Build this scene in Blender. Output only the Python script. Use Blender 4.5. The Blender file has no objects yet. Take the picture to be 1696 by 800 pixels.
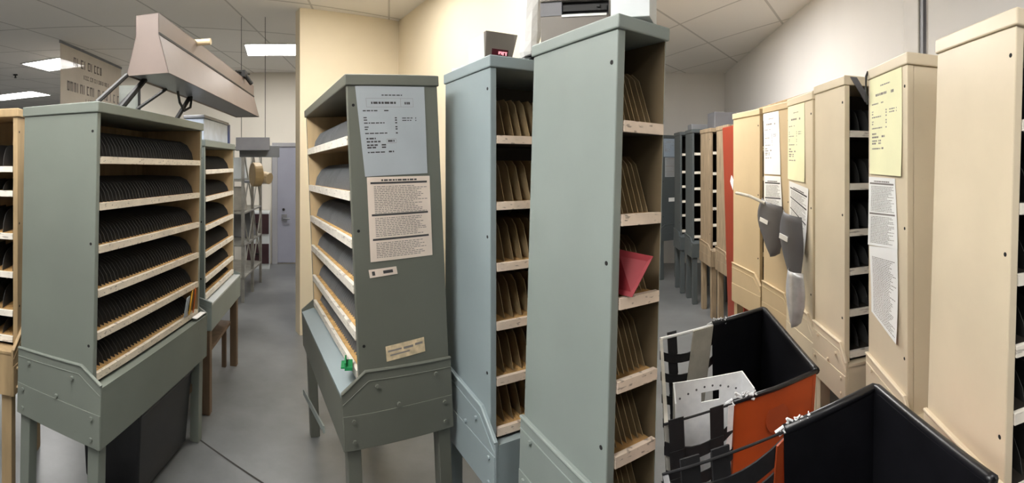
import bpy, bmesh, math, random
from mathutils import Vector, Matrix
random.seed(7)
sc = bpy.context.scene
COL = sc.collection

# ------------------------------------------------------------------ camera, world, exposure
F = 800.0                                   # pixels per radian of the panoramic lens (1696 x 800 frame)
cd = bpy.data.cameras.new('camera')
cd.type = 'PANO'
cd.panorama_type = 'CENTRAL_CYLINDRICAL'
cd.central_cylindrical_range_u_min = -848 / F
cd.central_cylindrical_range_u_max = 848 / F
cd.central_cylindrical_range_v_min = -530 / F
cd.central_cylindrical_range_v_max = 270 / F
cd.central_cylindrical_radius = 1.0
cd.clip_start = 0.02
cam = bpy.data.objects.new('camera', cd)
cam.location = (0, 0, 1.5)
cam.rotation_euler = (math.pi / 2, 0, 0)
COL.objects.link(cam)
sc.camera = cam
sc.view_settings.view_transform = 'Standard'
sc.view_settings.look = 'None'
sc.view_settings.gamma = 1.0
sc.view_settings.use_curve_mapping = False
sc.view_settings.exposure = 0.0
w = bpy.data.worlds.new('world'); sc.world = w; w.use_nodes = True
w.node_tree.nodes['Background'].inputs[0].default_value = (0.9, 0.93, 1.0, 1)
w.node_tree.nodes['Background'].inputs[1].default_value = 0.15
LAMP = 22.0                                 # glow of a ceiling fixture, scaled per fixture
CEIL = 2.85

# ------------------------------------------------------------------ materials
def srgb(r, g, b):
    f = lambda c: (c / 12.92) if c <= 0.04045 else ((c + 0.055) / 1.055) ** 2.4
    return (f(r / 255), f(g / 255), f(b / 255), 1)

def material(name, rgb, rough=0.5, metal=0.0, var=0.06, scale=6.0, emit=None, bump=0.0, stretch=None, alpha=None, spec=0.5):
    m = bpy.data.materials.new(name); m.use_nodes = True
    nt = m.node_tree; b = nt.nodes['Principled BSDF']
    c = srgb(*rgb)
    b.inputs['Roughness'].default_value = rough
    b.inputs['Metallic'].default_value = metal
    b.inputs['Specular IOR Level'].default_value = spec
    tc = nt.nodes.new('ShaderNodeTexCoord')
    nz = nt.nodes.new('ShaderNodeTexNoise'); nz.inputs['Scale'].default_value = scale; nz.inputs['Detail'].default_value = 5
    src = tc.outputs['Object']
    if stretch:
        mp = nt.nodes.new('ShaderNodeMapping'); mp.inputs['Scale'].default_value = stretch
        nt.links.new(src, mp.inputs[0]); src = mp.outputs[0]
    nt.links.new(src, nz.inputs['Vector'])
    cr = nt.nodes.new('ShaderNodeValToRGB')
    lo = tuple(max(0, x * (1 - 2.2 * var)) for x in c[:3]) + (1,)
    hi = tuple(min(1, x * (1 + 2.2 * var)) for x in c[:3]) + (1,)
    cr.color_ramp.elements[0].position = 0.3; cr.color_ramp.elements[0].color = lo
    cr.color_ramp.elements[1].position = 0.7; cr.color_ramp.elements[1].color = hi
    nt.links.new(nz.outputs['Fac'], cr.inputs[0])
    nt.links.new(cr.outputs[0], b.inputs['Base Color'])
    if bump:
        bp = nt.nodes.new('ShaderNodeBump'); bp.inputs['Strength'].default_value = bump; bp.inputs['Distance'].default_value = 0.01
        nt.links.new(nz.outputs['Fac'], bp.inputs['Height']); nt.links.new(bp.outputs[0], b.inputs['Normal'])
    if emit:
        b.inputs['Emission Color'].default_value = srgb(*emit[0]); b.inputs['Emission Strength'].default_value = emit[1]
    if alpha is not None:
        b.inputs['Alpha'].default_value = alpha
    return m

def paint(name, rgb, rough=0.42, scuff=(60, 60, 55), amount=0.35):
    """enamel paint: slow tone drift plus scattered small scuffs"""
    m = material(name, rgb, rough, var=0.035, scale=2.5)
    nt = m.node_tree; b = nt.nodes['Principled BSDF']
    src = b.inputs['Base Color'].links[0].from_socket
    tc = nt.nodes.new('ShaderNodeTexCoord'); nz = nt.nodes.new('ShaderNodeTexNoise')
    nz.inputs['Scale'].default_value = 22; nz.inputs['Detail'].default_value = 8; nz.inputs['Roughness'].default_value = 0.65
    nt.links.new(tc.outputs['Object'], nz.inputs['Vector'])
    cr = nt.nodes.new('ShaderNodeValToRGB')
    cr.color_ramp.elements[0].position = 0.66; cr.color_ramp.elements[0].color = (0, 0, 0, 1)
    cr.color_ramp.elements[1].position = 0.78; cr.color_ramp.elements[1].color = (amount, amount, amount, 1)
    nt.links.new(nz.outputs['Fac'], cr.inputs[0])
    mx = nt.nodes.new('ShaderNodeMix'); mx.data_type = 'RGBA'
    nt.links.new(cr.outputs[0], mx.inputs[0]); nt.links.new(src, mx.inputs[6]); mx.inputs[7].default_value = srgb(*scuff)
    nt.links.new(mx.outputs[2], b.inputs['Base Color'])
    return m

def label_strip_material(name, rgb, mark, scale):
    """paper label strip: short dark printed marks along its length"""
    m = material(name, rgb, 0.55, var=0.05, scale=14)
    nt = m.node_tree; b = nt.nodes['Principled BSDF']
    src = b.inputs['Base Color'].links[0].from_socket
    tc = nt.nodes.new('ShaderNodeTexCoord'); mp = nt.nodes.new('ShaderNodeMapping'); mp.inputs['Scale'].default_value = (scale, 40, 110)
    nz = nt.nodes.new('ShaderNodeTexNoise'); nz.inputs['Scale'].default_value = 1.0; nz.inputs['Detail'].default_value = 2
    nt.links.new(tc.outputs['Object'], mp.inputs[0]); nt.links.new(mp.outputs[0], nz.inputs['Vector'])
    cr = nt.nodes.new('ShaderNodeValToRGB')
    cr.color_ramp.elements[0].position = 0.60; cr.color_ramp.elements[0].color = (0, 0, 0, 1)
    cr.color_ramp.elements[1].position = 0.68; cr.color_ramp.elements[1].color = (0.7, 0.7, 0.7, 1)
    nt.links.new(nz.outputs['Fac'], cr.inputs[0])
    mx = nt.nodes.new('ShaderNodeMix'); mx.data_type = 'RGBA'
    nt.links.new(cr.outputs[0], mx.inputs[0]); nt.links.new(src, mx.inputs[6]); mx.inputs[7].default_value = srgb(*mark)
    nt.links.new(mx.outputs[2], b.inputs['Base Color'])
    return m

def ceiling_material():
    m = bpy.data.materials.new('ceiling_tiles'); m.use_nodes = True
    nt = m.node_tree; b = nt.nodes['Principled BSDF']; b.inputs['Roughness'].default_value = 0.9
    tc = nt.nodes.new('ShaderNodeTexCoord'); mp = nt.nodes.new('ShaderNodeMapping')
    mp.inputs['Rotation'].default_value = (0, 0, math.radians(-27.5)); mp.inputs['Scale'].default_value = (1 / 0.61, 1 / 1.22, 1)
    br = nt.nodes.new('ShaderNodeTexBrick'); br.offset = 0.0
    br.inputs['Color1'].default_value = srgb(232, 229, 224); br.inputs['Color2'].default_value = srgb(237, 234, 229); br.inputs['Mortar'].default_value = srgb(196, 193, 188)
    br.inputs['Scale'].default_value = 1.0; br.inputs['Brick Width'].default_value = 1.0; br.inputs['Row Height'].default_value = 1.0; br.inputs['Mortar Size'].default_value = 0.014
    nt.links.new(tc.outputs['Object'], mp.inputs[0]); nt.links.new(mp.outputs[0], br.inputs['Vector']); nt.links.new(br.outputs['Color'], b.inputs['Base Color'])
    return m

def floor_material():
    m = bpy.data.materials.new('polished_concrete'); m.use_nodes = True
    nt = m.node_tree; b = nt.nodes['Principled BSDF']
    tc = nt.nodes.new('ShaderNodeTexCoord'); nz = nt.nodes.new('ShaderNodeTexNoise'); nz.inputs['Scale'].default_value = 1.6; nz.inputs['Detail'].default_value = 9; nz.inputs['Roughness'].default_value = 0.6
    nt.links.new(tc.outputs['Object'], nz.inputs['Vector'])
    cr = nt.nodes.new('ShaderNodeValToRGB')
    cr.color_ramp.elements[0].position = 0.3; cr.color_ramp.elements[0].color = srgb(94, 96, 97)
    cr.color_ramp.elements[1].position = 0.72; cr.color_ramp.elements[1].color = srgb(130, 132, 133)
    nt.links.new(nz.outputs['Fac'], cr.inputs[0]); nt.links.new(cr.outputs[0], b.inputs['Base Color'])
    mr = nt.nodes.new('ShaderNodeMapRange'); mr.inputs[3].default_value = 0.22; mr.inputs[4].default_value = 0.42
    nt.links.new(nz.outputs['Fac'], mr.inputs[0]); nt.links.new(mr.outputs[0], b.inputs['Roughness'])
    return m

M = dict(
    greengrey=paint('greengrey_enamel', (116, 122, 114)),
    shaded=paint('shaded_grey_enamel', (97, 99, 90)),  # grey case paint darkened: the shade on that case is put into the colour
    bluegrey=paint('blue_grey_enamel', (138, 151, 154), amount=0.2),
    palegrey=paint('pale_grey_enamel', (132, 141, 137), amount=0.2),
    cream=paint('cream_enamel', (216, 202, 176), scuff=(150, 130, 100), amount=0.2),
    tan=paint('tan_enamel', (196, 176, 142), scuff=(120, 95, 65)),
    weathered=material('weathered_wood', (150, 132, 108), 0.7, var=0.14, scale=7, stretch=(6, 6, 0.7)),
    darkgrey=paint('dark_grey_enamel', (80, 86, 88)),
    red=paint('rust_red_enamel', (146, 62, 44)),
    wood=material('raw_wood', (164, 140, 104), 0.65, var=0.09, scale=5, stretch=(4, 4, 0.6)),
    lightwood=material('light_wood', (205, 180, 140), 0.6, var=0.06, scale=5, stretch=(4, 4, 0.6)),
    brownwood=material('brown_wood', (112, 92, 72), 0.6, var=0.10, scale=5, stretch=(4, 4, 0.6)),
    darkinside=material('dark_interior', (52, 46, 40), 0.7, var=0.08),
    divider=material('charcoal_divider', (60, 60, 59), 0.55, var=0.06, scale=12),
    divgrey=material('grey_divider', (122, 125, 128), 0.5, var=0.06, scale=12),
    divbrown=material('brown_board_divider', (150, 130, 96), 0.7, var=0.1, scale=12),
    kraft=material('kraft_board_side', (112, 97, 72), 0.75, var=0.06, scale=5),
    liner=material('corrugated_tan_liner', (196, 158, 102), 0.75, var=0.12, scale=30),
    strip=label_strip_material('printed_label_strip', (208, 196, 176), (70, 64, 58), 60),
    strippink=label_strip_material('pinkish_label_strip', (224, 206, 188), (120, 104, 90), 40),
    stripplain=label_strip_material('plain_label_strip', (232, 226, 214), (150, 140, 128), 18),
    bolt=material('bolt_head', (120, 122, 116), 0.35, metal=0.6, var=0.05),
    hole=material('dark_hole', (12, 12, 12), 0.8),
    paper_grey=material('grey_form_paper', (160, 166, 170), 0.8, var=0.02),
    paper_pink=material('aged_notice_paper', (214, 198, 184), 0.8, var=0.03),
    paper_white=material('white_paper', (236, 236, 234), 0.8, var=0.02),
    paper_yellow=material('pale_yellow_paper', (236, 234, 192), 0.8, var=0.02),
    paper_blue=material('pale_blue_paper', (150, 164, 180), 0.8, var=0.02),
    ink=material('black_print', (62, 60, 60), 0.8),
    inksoft=material('soft_print', (128, 122, 118), 0.8),
    tagpaper=material('worn_tag', (206, 186, 152), 0.7, var=0.12, scale=40),
    hood=material('taupe_lamp_metal', (120, 107, 100), 0.45, var=0.04, scale=4),
    hoodinside=material('lamp_hood_inside', (88, 86, 88), 0.4, var=0.04),
    blackmetal=material('black_steel', (22, 22, 22), 0.6, var=0.05),
    blackplastic=material('black_plastic', (20, 20, 24), 0.33, var=0.15, scale=9),
    orange=material('orange_plastic', (172, 72, 26), 0.42, var=0.07, scale=8),
    darkorange=material('dark_orange_plastic', (150, 62, 26), 0.5, var=0.07, scale=8),
    webbing=material('black_webbing', (24, 24, 27), 0.7, var=0.12, scale=50),
    whiteplastic=material('white_corrugated_plastic', (246, 247, 249), 0.5, var=0.03, scale=40),
    canvas=material('grey_canvas', (176, 172, 162), 0.85, var=0.05, scale=20),
    frayed=material('frayed_white_tape', (226, 228, 230), 0.8, var=0.1, scale=60),
    steel=material('grey_steel', (132, 134, 138), 0.4, metal=0.3, var=0.05),
    rack=material('galvanised_rack', (160, 158, 150), 0.45, metal=0.3, var=0.08, scale=12),
    greyplastic=material('grey_plastic', (98, 98, 102), 0.45, var=0.06),
    silver=material('silver_film', (208, 210, 214), 0.3, metal=0.4, var=0.08, scale=18),
    doorpaint=paint('grey_door_paint', (150, 152, 166), amount=0.1),
    doorframe=paint('door_frame_paint', (158, 158, 162), amount=0.1),
    wall_white=material('off_white_wall', (226, 220, 208), 0.85, var=0.015, scale=2),
    wall_cream=material('cream_wall', (232, 218, 190), 0.85, var=0.015, scale=2),
    wall_grey=material('cool_white_wall', (214, 212, 210), 0.85, var=0.02, scale=1.2, stretch=(1, 1, 0.15)),
    trim=material('grey_conduit', (188, 184, 178), 0.5, var=0.03),
    maroon=material('maroon_drawer', (58, 34, 40), 0.5, var=0.05),
    blue=material('blue_plastic', (52, 74, 132), 0.4, var=0.05),
    paleblue=material('pale_blue_wrap', (196, 208, 226), 0.35, var=0.08, scale=9),
    lockergreen=material('pale_green_metal', (158, 166, 160), 0.3, var=0.05),
    tanfan=material('tan_disc', (168, 144, 102), 0.5, var=0.06),
    redcard=material('red_card', (134, 32, 40), 0.6, var=0.05),
    green=material('green_plastic', (28, 128, 74), 0.4, var=0.05),
    yellowcard=material('yellow_card', (226, 170, 40), 0.6, var=0.05),
    orangecard=material('orange_card', (214, 112, 50), 0.6, var=0.05),
    whitebody=material('white_casing', (204, 210, 212), 0.45, var=0.02),
    taupebody=material('taupe_casing', (112, 106, 98), 0.45, var=0.03),
    led=material('dark_red_display', (70, 12, 26), 0.25, var=0.03),
    ledlit=material('lit_display_digit', (240, 170, 180), 0.4, emit=((255, 150, 165), 0.9)),
    lampframe=material('lamp_frame', (225, 225, 222), 0.5),
    sheet=material('translucent_sign_sheet', (214, 204, 190), 0.4, var=0.03, scale=3, alpha=0.86),
    joint=material('floor_joint_dark', (52, 50, 48), 0.8),
    ceiling=ceiling_material(), floor=floor_material(),
    cable=material('black_cable', (18, 18, 18), 0.5),
)

# ------------------------------------------------------------------ mesh helpers
class MB:
    def __init__(s): s.v = []; s.f = []; s.m = []
    def quad(s, pts, mat=0):
        n = len(s.v); s.v += [tuple(p) for p in pts]; s.f.append(tuple(range(n, n + len(pts)))); s.m.append(mat)
    def hexa(s, p, mats=0):
        """p: 8 corners, bottom ring 0-3 then top ring 4-7; mats int or [bottom, top, side01, side12, side23, side30]"""
        n = len(s.v); s.v += [tuple(q) for q in p]
        if isinstance(mats, int): mats = [mats] * 6
        for f, m in zip(((3, 2, 1, 0), (4, 5, 6, 7), (0, 1, 5, 4), (1, 2, 6, 5), (2, 3, 7, 6), (3, 0, 4, 7)), mats):
            s.f.append(tuple(n + i for i in f)); s.m.append(m)
    def box(s, x0, x1, y0, y1, z0, z1, mats=0):
        x0, x1 = sorted((x0, x1)); y0, y1 = sorted((y0, y1)); z0, z1 = sorted((z0, z1))
        # mats order: -z, +z, -y, +x, +y, -x
        s.hexa([(x0, y0, z0), (x1, y0, z0), (x1, y1, z0), (x0, y1, z0), (x0, y0, z1), (x1, y0, z1), (x1, y1, z1), (x0, y1, z1)], mats)
    def prism(s, prof, x0, x1, mat=0):
        """prof: polygon of (y, z), extruded along x"""
        n = len(s.v); k = len(prof)
        s.v += [(x0, y, z) for y, z in prof] + [(x1, y, z) for y, z in prof]
        s.f.append(tuple(n + i for i in range(k))); s.m.append(mat)
        s.f.append(tuple(n + k + i for i in reversed(range(k)))); s.m.append(mat)
        for i in range(k):
            j = (i + 1) % k
            s.f.append((n + i, n + k + i, n + k + j, n + j)); s.m.append(mat)
    def tube(s, pts, r, seg=8, mat=0):
        pts = [Vector(p) for p in pts]; rings = []
        for i, p in enumerate(pts):
            d = (pts[min(i + 1, len(pts) - 1)] - pts[max(i - 1, 0)]).normalized()
            a = d.cross(Vector((0, 0, 1)));
            if a.length < 1e-3: a = d.cross(Vector((1, 0, 0)))
            a.normalize(); b = d.cross(a)
            rings.append(len(s.v))
            s.v += [tuple(p + (a * math.cos(2 * math.pi * k / seg) + b * math.sin(2 * math.pi * k / seg)) * r) for k in range(seg)]
        for q, t in zip(rings, rings[1:]):
            for k in range(seg):
                s.f.append((q + k, q + (k + 1) % seg, t + (k + 1) % seg, t + k)); s.m.append(mat)
        s.f.append(tuple(rings[0] + k for k in reversed(range(seg)))); s.m.append(mat)
        s.f.append(tuple(rings[-1] + k for k in range(seg))); s.m.append(mat)
    def build(s, name, mats, parent=None, matrix=None, bevel=0.0, smooth=False):
        me = bpy.data.meshes.new(name); me.from_pydata(s.v, [], s.f)
        for m in (mats if isinstance(mats, (list, tuple)) else [mats]): me.materials.append(m)
        for p, m in zip(me.polygons, s.m): p.material_index = m; p.use_smooth = smooth
        bm = bmesh.new(); bm.from_mesh(me); bmesh.ops.recalc_face_normals(bm, faces=bm.faces); bm.to_mesh(me); bm.free()
        o = bpy.data.objects.new(name, me); COL.objects.link(o)
        if parent: o.parent = parent
        if matrix is not None: o.matrix_world = matrix
        if bevel:
            b = o.modifiers.new('bevel', 'BEVEL'); b.width = bevel; b.segments = 2; b.limit_method = 'ANGLE'
        return o

def tag(o, label, cat, group=None):
    o['label'] = label; o['category'] = cat
    if group: o['group'] = group
    return o

def empty(name, matrix, label, cat, group=None):
    o = bpy.data.objects.new(name, None); COL.objects.link(o); o.matrix_world = matrix; o.empty_display_size = 0.05
    return tag(o, label, cat, group)

def struct(o): o['kind'] = 'structure'; return o

def place(x, y, yaw=0.0, lean=0.0, z=0.0):
    """floor position, heading, and a lean about the line from the room's middle to the thing"""
    d = Vector((x, y, 0)).normalized()
    return Matrix.Translation((x, y, z)) @ Matrix.Rotation(lean, 4, d) @ Matrix.Rotation(yaw, 4, 'Z')

# ------------------------------------------------------------------ room
def slab(name, p, z0, z1, mat):
    """vertical or horizontal slab over a plan polygon"""
    b = MB(); n = len(p)
    b.v = [(x, y, z0) for x, y in p] + [(x, y, z1) for x, y in p]
    b.f = [tuple(reversed(range(n))), tuple(range(n, 2 * n))] + [(i, (i + 1) % n, n + (i + 1) % n, n + i) for i in range(n)]
    b.m = [0] * len(b.f)
    return struct(b.build(name, mat))

def wall(name, a, b, mat, t=0.12, z1=CEIL):
    """wall whose room face runs from a to b; the thickness lies to the left of a -> b"""
    a = Vector(a); b = Vector(b); d = (b - a).normalized(); n = Vector((-d.y, d.x)) * t
    return slab(name, [a, b, b + n, a + n], 0, z1, mat)

X0, X1, Y0, Y1 = -14.0, 4.2, -4.5, 13.0
slab('floor', [(X0, Y0), (X1, Y0), (X1, Y1), (X0, Y1)], -0.1, 0, M['floor'])
slab('ceiling', [(X0, Y0), (X1, Y0), (X1, Y1), (X0, Y1)], CEIL, CEIL + 0.1, M['ceiling'])
wall('wall_west', (X0, Y1), (X0, Y0), M['wall_white'], -0.12)
wall('wall_north', (X0, Y1), (X1, Y1), M['wall_white'])
wall('wall_south', (X0, Y0), (X1, Y0), M['wall_white'], -0.12)
wall('wall_east', (X1, Y0), (X1, Y1), M['wall_white'], -0.12)
# wall with the grey door, and the return at its left end
DW = Matrix.Translation((-3.43, 6.33, 0)) @ Matrix.Rotation(0.48, 4, 'Z')       # x runs right along the wall, room is at -y
def dwp(x, y): return (DW @ Vector((x, y, 0))).to_2d()
wall('wall_back', dwp(-2.35, 0), dwp(2.4, 0), M['wall_white'])
wall('wall_back_return', dwp(-2.35, 0.12), dwp(-2.35, 3.0), M['wall_white'], -0.12)
# cream corner behind the grey cases
slab('wall_corner_left', [(-1.785, 3.80), (-1.07, 4.47), (-1.07, 4.64), (-1.87, 3.89)], 0, CEIL, M['wall_cream'])
slab('wall_corner_right', [(-1.07, 4.47), (0.52, 2.13), (0.62, 2.20), (-1.0, 4.60)], 0, CEIL, M['wall_cream'])
# cool white walls behind the cream cases
wall('wall_far', (1.3, 7.18), (3.20, 6.58), M['wall_grey'])
wall('wall_right', (3.11, 6.62), (1.40, -0.74), M['wall_grey'])

# conduit and cover on the right wall
WR = Matrix.Translation((3.11, 6.62, 0)) @ Matrix.Rotation(math.atan2(-7.36, -1.71), 4, 'Z')    # x runs along the wall towards the viewer, room at -y
b = MB(); b.box(4.867, 5.016, -0.03, 0, 0.0, CEIL); struct(b.build('trim_1', M['trim'], matrix=WR, bevel=0.006))
b = MB(); b.box(5.017, 5.047, -0.02, 0, 0.0, CEIL); struct(b.build('trim_2', M['greyplastic'], matrix=WR))

# door
b = MB(); b.box(0.08, 1.08, -0.03, -0.004, 0.02, 1.74)
door = struct(b.build('door_1', M['doorpaint'], matrix=DW, bevel=0.004))
b = MB(); b.box(0.0, 0.08, -0.05, -0.002, 0, 1.80); b.box(1.08, 1.16, -0.05, -0.002, 0, 1.80); b.box(0.08, 1.08, -0.05, -0.002, 1.74, 1.80)
b.build('door_frame', M['doorframe'], door, DW, 0.004)
b = MB(); b.box(0.14, 0.22, -0.05, -0.03, 0.64, 0.74); b.tube([(0.17, -0.05, 0.68), (0.17, -0.09, 0.68), (0.26, -0.09, 0.68)], 0.012)
b.build('door_handle', M['steel'], door, DW)
b = MB(); b.tube([(0.17, -0.03, 0.81), (0.17, -0.045, 0.81)], 0.02, 12); b.build('door_lock', M['blackmetal'], door, DW)

# joint in the floor slab
b = MB(); p = [Vector((-1.62, 2.10, 0)), Vector((-1.10, 1.98, 0)), Vector((-0.6, 1.86, 0))]
b.quad([(-1.66, 2.105, 0.0012), (-0.5, 1.80, 0.0012), (-0.5, 1.811, 0.0012), (-1.66, 2.116, 0.0012)])
struct(b.build('trim_3', M['joint']))

# ceiling fixtures; the overhead ones are unseen, added as fill light
LAMPS = {}
def lamp_mat(k):
    if k not in LAMPS: LAMPS[k] = material('lamp_diffuser', (255, 255, 255), 0.5, emit=((255, 253, 250), LAMP * k))
    return LAMPS[k]
def ceiling_light(x, y, yaw, sx, sy, label, k=1.0, drop=0.0):
    m = Matrix.Translation((x, y, CEIL - drop)) @ Matrix.Rotation(yaw, 4, 'Z')
    r = empty('ceiling_light', m, label, 'ceiling light', 'fluorescent panels in the ceiling')
    b = MB(); t = 0.02
    for a in ((-sx / 2 - t, sx / 2 + t, -sy / 2 - t, -sy / 2), (-sx / 2 - t, sx / 2 + t, sy / 2, sy / 2 + t), (-sx / 2 - t, -sx / 2, -sy / 2, sy / 2), (sx / 2, sx / 2 + t, -sy / 2, sy / 2)):
        b.box(*a, -0.012, 0)
    b.build('frame', M['lampframe'], r, m)
    b = MB(); b.box(-sx / 2, sx / 2, -sy / 2, sy / 2, -0.006, -0.001); b.build('diffuser', lamp_mat(k), r, m)
    if drop:                                  # suspended fixture: stems, and an upper lens added to brighten the ceiling
        b = MB(); b.box(-sx / 2, sx / 2, -sy / 2, sy / 2, 0.001, 0.006); b.build('diffuser', lamp_mat(k), r, m)
        for yy in (-sy / 2 - 0.01, sy / 2 + 0.01):
            b = MB(); b.tube([(0, yy, 0), (0, yy, drop)], 0.006); b.build('stem', M['steel'], r, m)
    return r
ceiling_light(-2.58, 5.12, 0.48, 0.95, 0.55, 'bright ceiling panel light above the grey door', 1.1)
ceiling_light(-5.36, 3.85, 0.33, 0.62, 0.62, 'ceiling panel light partly behind the hanging printed sheet', 1.8)
ceiling_light(-8.3, 5.0, 0.33, 1.3, 0.62, 'far ceiling panel light beside the top of the wooden case', 1.4)
ceiling_light(-1.0, 0.35, 0.48, 0.6, 1.2, 'unseen hanging light overhead between the green and grey cases', 1.0, 0.2)  # unseen; hung low, upper lens added to brighten the ceiling
ceiling_light(-2.5, -0.9, 0.48, 0.6, 1.2, 'added fill light overhead behind the camera', 0.7)  # unseen fill added to light the green grey end panel
ceiling_light(-1.0, 3.05, 0.2, 0.6, 0.6, 'added fill light overhead near the cream corner', 0.9)  # unseen fill added for the cream walls
ceiling_light(-0.15, 2.25, 0.6, 0.6, 0.6, 'added fill light overhead behind the three grey cases', 0.65)  # unseen fill added for the ends of the cream cases
ceiling_light(0.9, 3.6, 0.2, 0.6, 1.2, 'added fill light overhead above the orange hampers', 1.7)  # unseen fill added for the far right walls
ceiling_light(0.75, -0.75, 0.2, 0.6, 0.6, 'added fill light overhead behind the nearest hamper', 0.75)  # unseen fill added to light the open shelf fronts
ceiling_light(-1.72, 1.42, 0.48, 0.4, 1.1, 'added fill light hung overhead past the lamp hood', 0.8, 0.3)  # unseen hanging fixture added to brighten the ceiling

# ------------------------------------------------------------------ mail sorting cases
def mail_case(name, label, x, y, yaw, lean=0.0, W=1.0, sgn=1, Du=0.38, Dd=0.43, h=1.86, zj=0.76, zc=None, yc=None, z1=0.69, z2=0.50,
              shelves=(1.6, 1.4, 1.23, 1.06, 0.9, 0.72), out='greengrey', inner='wood', strip='strip', div='dense', ndiv=30, own=16, divmat='divider',
              leg=None, closed=False, liner=True, group='mail sorting cases', category='mail sorting case', desk=True, lid=0.04, side_t=0.024, far_t=0.024, bolts=True, lidmat=None, lip=0.017, deskmat=None, far_inner=None):
    Mx = place(x, y, yaw, lean)
    root = empty(name, Mx, label, category, group)
    om, im = M[out], M[inner]
    S = lambda a: sgn * a
    def P(b, nm, mats, parent=root, bevel=0.0): return b.build(nm, mats, parent, Mx, bevel)
    zc = zc if zc is not None else zj - 0.01
    yc = yc if yc is not None else Du * 0.86
    # lid
    b = MB(); b.box(S(-0.006), S(W + 0.006), 0.006, -(Du + 0.008), h - lid, h); P(b, 'top_cap', M[lidmat] if lidmat else om, bevel=0.004)
    # sides: outside painted, inside wood or dark
    for a0, a1, face_out_neg in ((0, side_t, True), (W - far_t, W, False)):
        b = MB(); ins = 3 if (face_out_neg == (sgn > 0)) else 5
        mats = [0] * 6; mats[ins] = 1
        b.box(S(a0), S(a1), 0, -Du, zj - 0.12 if desk else 0.0, h - lid, mats); P(b, 'side_panel', [om, M[far_inner] if (far_inner and not face_out_neg) else im], bevel=0.003)
    b = MB(); mats = [0] * 6; mats[2] = 1
    b.box(S(side_t), S(W - far_t), 0, -0.012, z2 + 0.02 if desk else 0, h - lid, mats); P(b, 'back_panel', [om, im])
    # small dark screw holes in the end panel that faces the room
    for yy, zz in ((-Du + 0.02, h - 0.11), (-Du + 0.02, (h + zj) / 2 - 0.03), (-Du + 0.022, zj + 0.09)):
        hb = MB(); hb.tube([(S(-0.0008), yy, zz), (S(0.001), yy, zz)], 0.0055, 10); P(hb, 'screw_hole', M['hole'])
    if closed:
        b = MB(); b.box(S(side_t), S(W - far_t), -Du + 0.002, -Du + 0.018, zj - 0.12, h - lid); P(b, 'front_panel', om, bevel=0.002)
    else:
        hs = list(shelves)
        for i, z in enumerate(hs):
            top = (h - lid) if i == 0 else hs[i - 1] - 0.03
            clear = top - z
            b = MB(); b.box(S(side_t), S(W - far_t), -0.012, -(Du - 0.012), z - 0.018, z)
            sh = P(b, 'shelf', [M['wood'] if inner != 'darkinside' else M['darkinside']])
            b = MB(); b.box(S(side_t + 0.001), S(W - far_t - 0.001), -(Du - 0.012), -(Du + 0.003), z - lip, z + 0.010)
            P(b, 'label_strip', M[strip], sh)
            if div and liner:
                b = MB(); n = 40; L = W - side_t - far_t - 0.01
                for k in range(n):
                    a = side_t + 0.005 + L * k / n; c = a + L / n
                    b.quad([(S(a), -0.02, z + 0.002), (S((a + c) / 2), -0.02, z + 0.007), (S((a + c) / 2), -(Du - 0.016), z + 0.007), (S(a), -(Du - 0.016), z + 0.002)])
                    b.quad([(S((a + c) / 2), -0.02, z + 0.007), (S(c), -0.02, z + 0.002), (S(c), -(Du - 0.016), z + 0.002), (S((a + c) / 2), -(Du - 0.016), z + 0.007)])
                P(b, 'corrugated_liner', M['liner'], sh)
            if div:
                hd = min(clear * 0.68, 0.115)
                yb, yf = -0.022, -(Du - 0.03)
                if div == 'dense':
                    prof = [(yb, z + 0.008), (yf, z + 0.008), (yf + 0.012, z + hd * 0.45), (yf + 0.04, z + hd * 0.8), (yf + 0.08, z + hd * 0.97), (yf + 0.12, z + hd), (yb, z + hd)]
                    lean_x = 0.004
                else:
                    hd = min(clear * 0.8, 0.15)
                    prof = [(yb, z + 0.008), (yf, z + 0.008), (yf + 0.06, z + hd * 0.86), (yf + 0.09, z + hd), (yb, z + hd)]
                    lean_x = 0.010
                L = W - side_t - far_t - (0.03 if div == 'dense' else 0.018) - lean_x
                def plate(b, a):
                    t = 0.0016; kk = len(prof); n0 = len(b.v)
                    for dx in (0, t):
                        for yy, zz in prof: b.v.append((S(a + dx + lean_x * (zz - z) / hd), yy, zz))
                    b.f.append(tuple(n0 + q for q in range(kk))); b.f.append(tuple(n0 + kk + q for q in reversed(range(kk))))
                    for q in range(kk):
                        r2 = (q + 1) % kk; b.f.append((n0 + q, n0 + kk + q, n0 + kk + r2, n0 + r2))
                    b.m += [0] * (kk + 2)
                first = None; rest = MB()
                for k in range(ndiv):
                    a = side_t + 0.012 + L * k / max(1, ndiv - 1) + random.uniform(-0.002, 0.002)
                    if k < own:
                        if first is None:
                            bb = MB(); plate(bb, 0.0); first = P(bb, 'divider', M[divmat]); o = first
                        else:
                            o = first.copy(); COL.objects.link(o); o.parent = root
                        o.matrix_world = Mx @ Matrix.Translation((S(a), 0, 0))
                    else:
                        plate(rest, a)
                if rest.v:
                    o = P(rest, 'divider_row', M[divmat]); o['kind'] = 'stuff'
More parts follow.
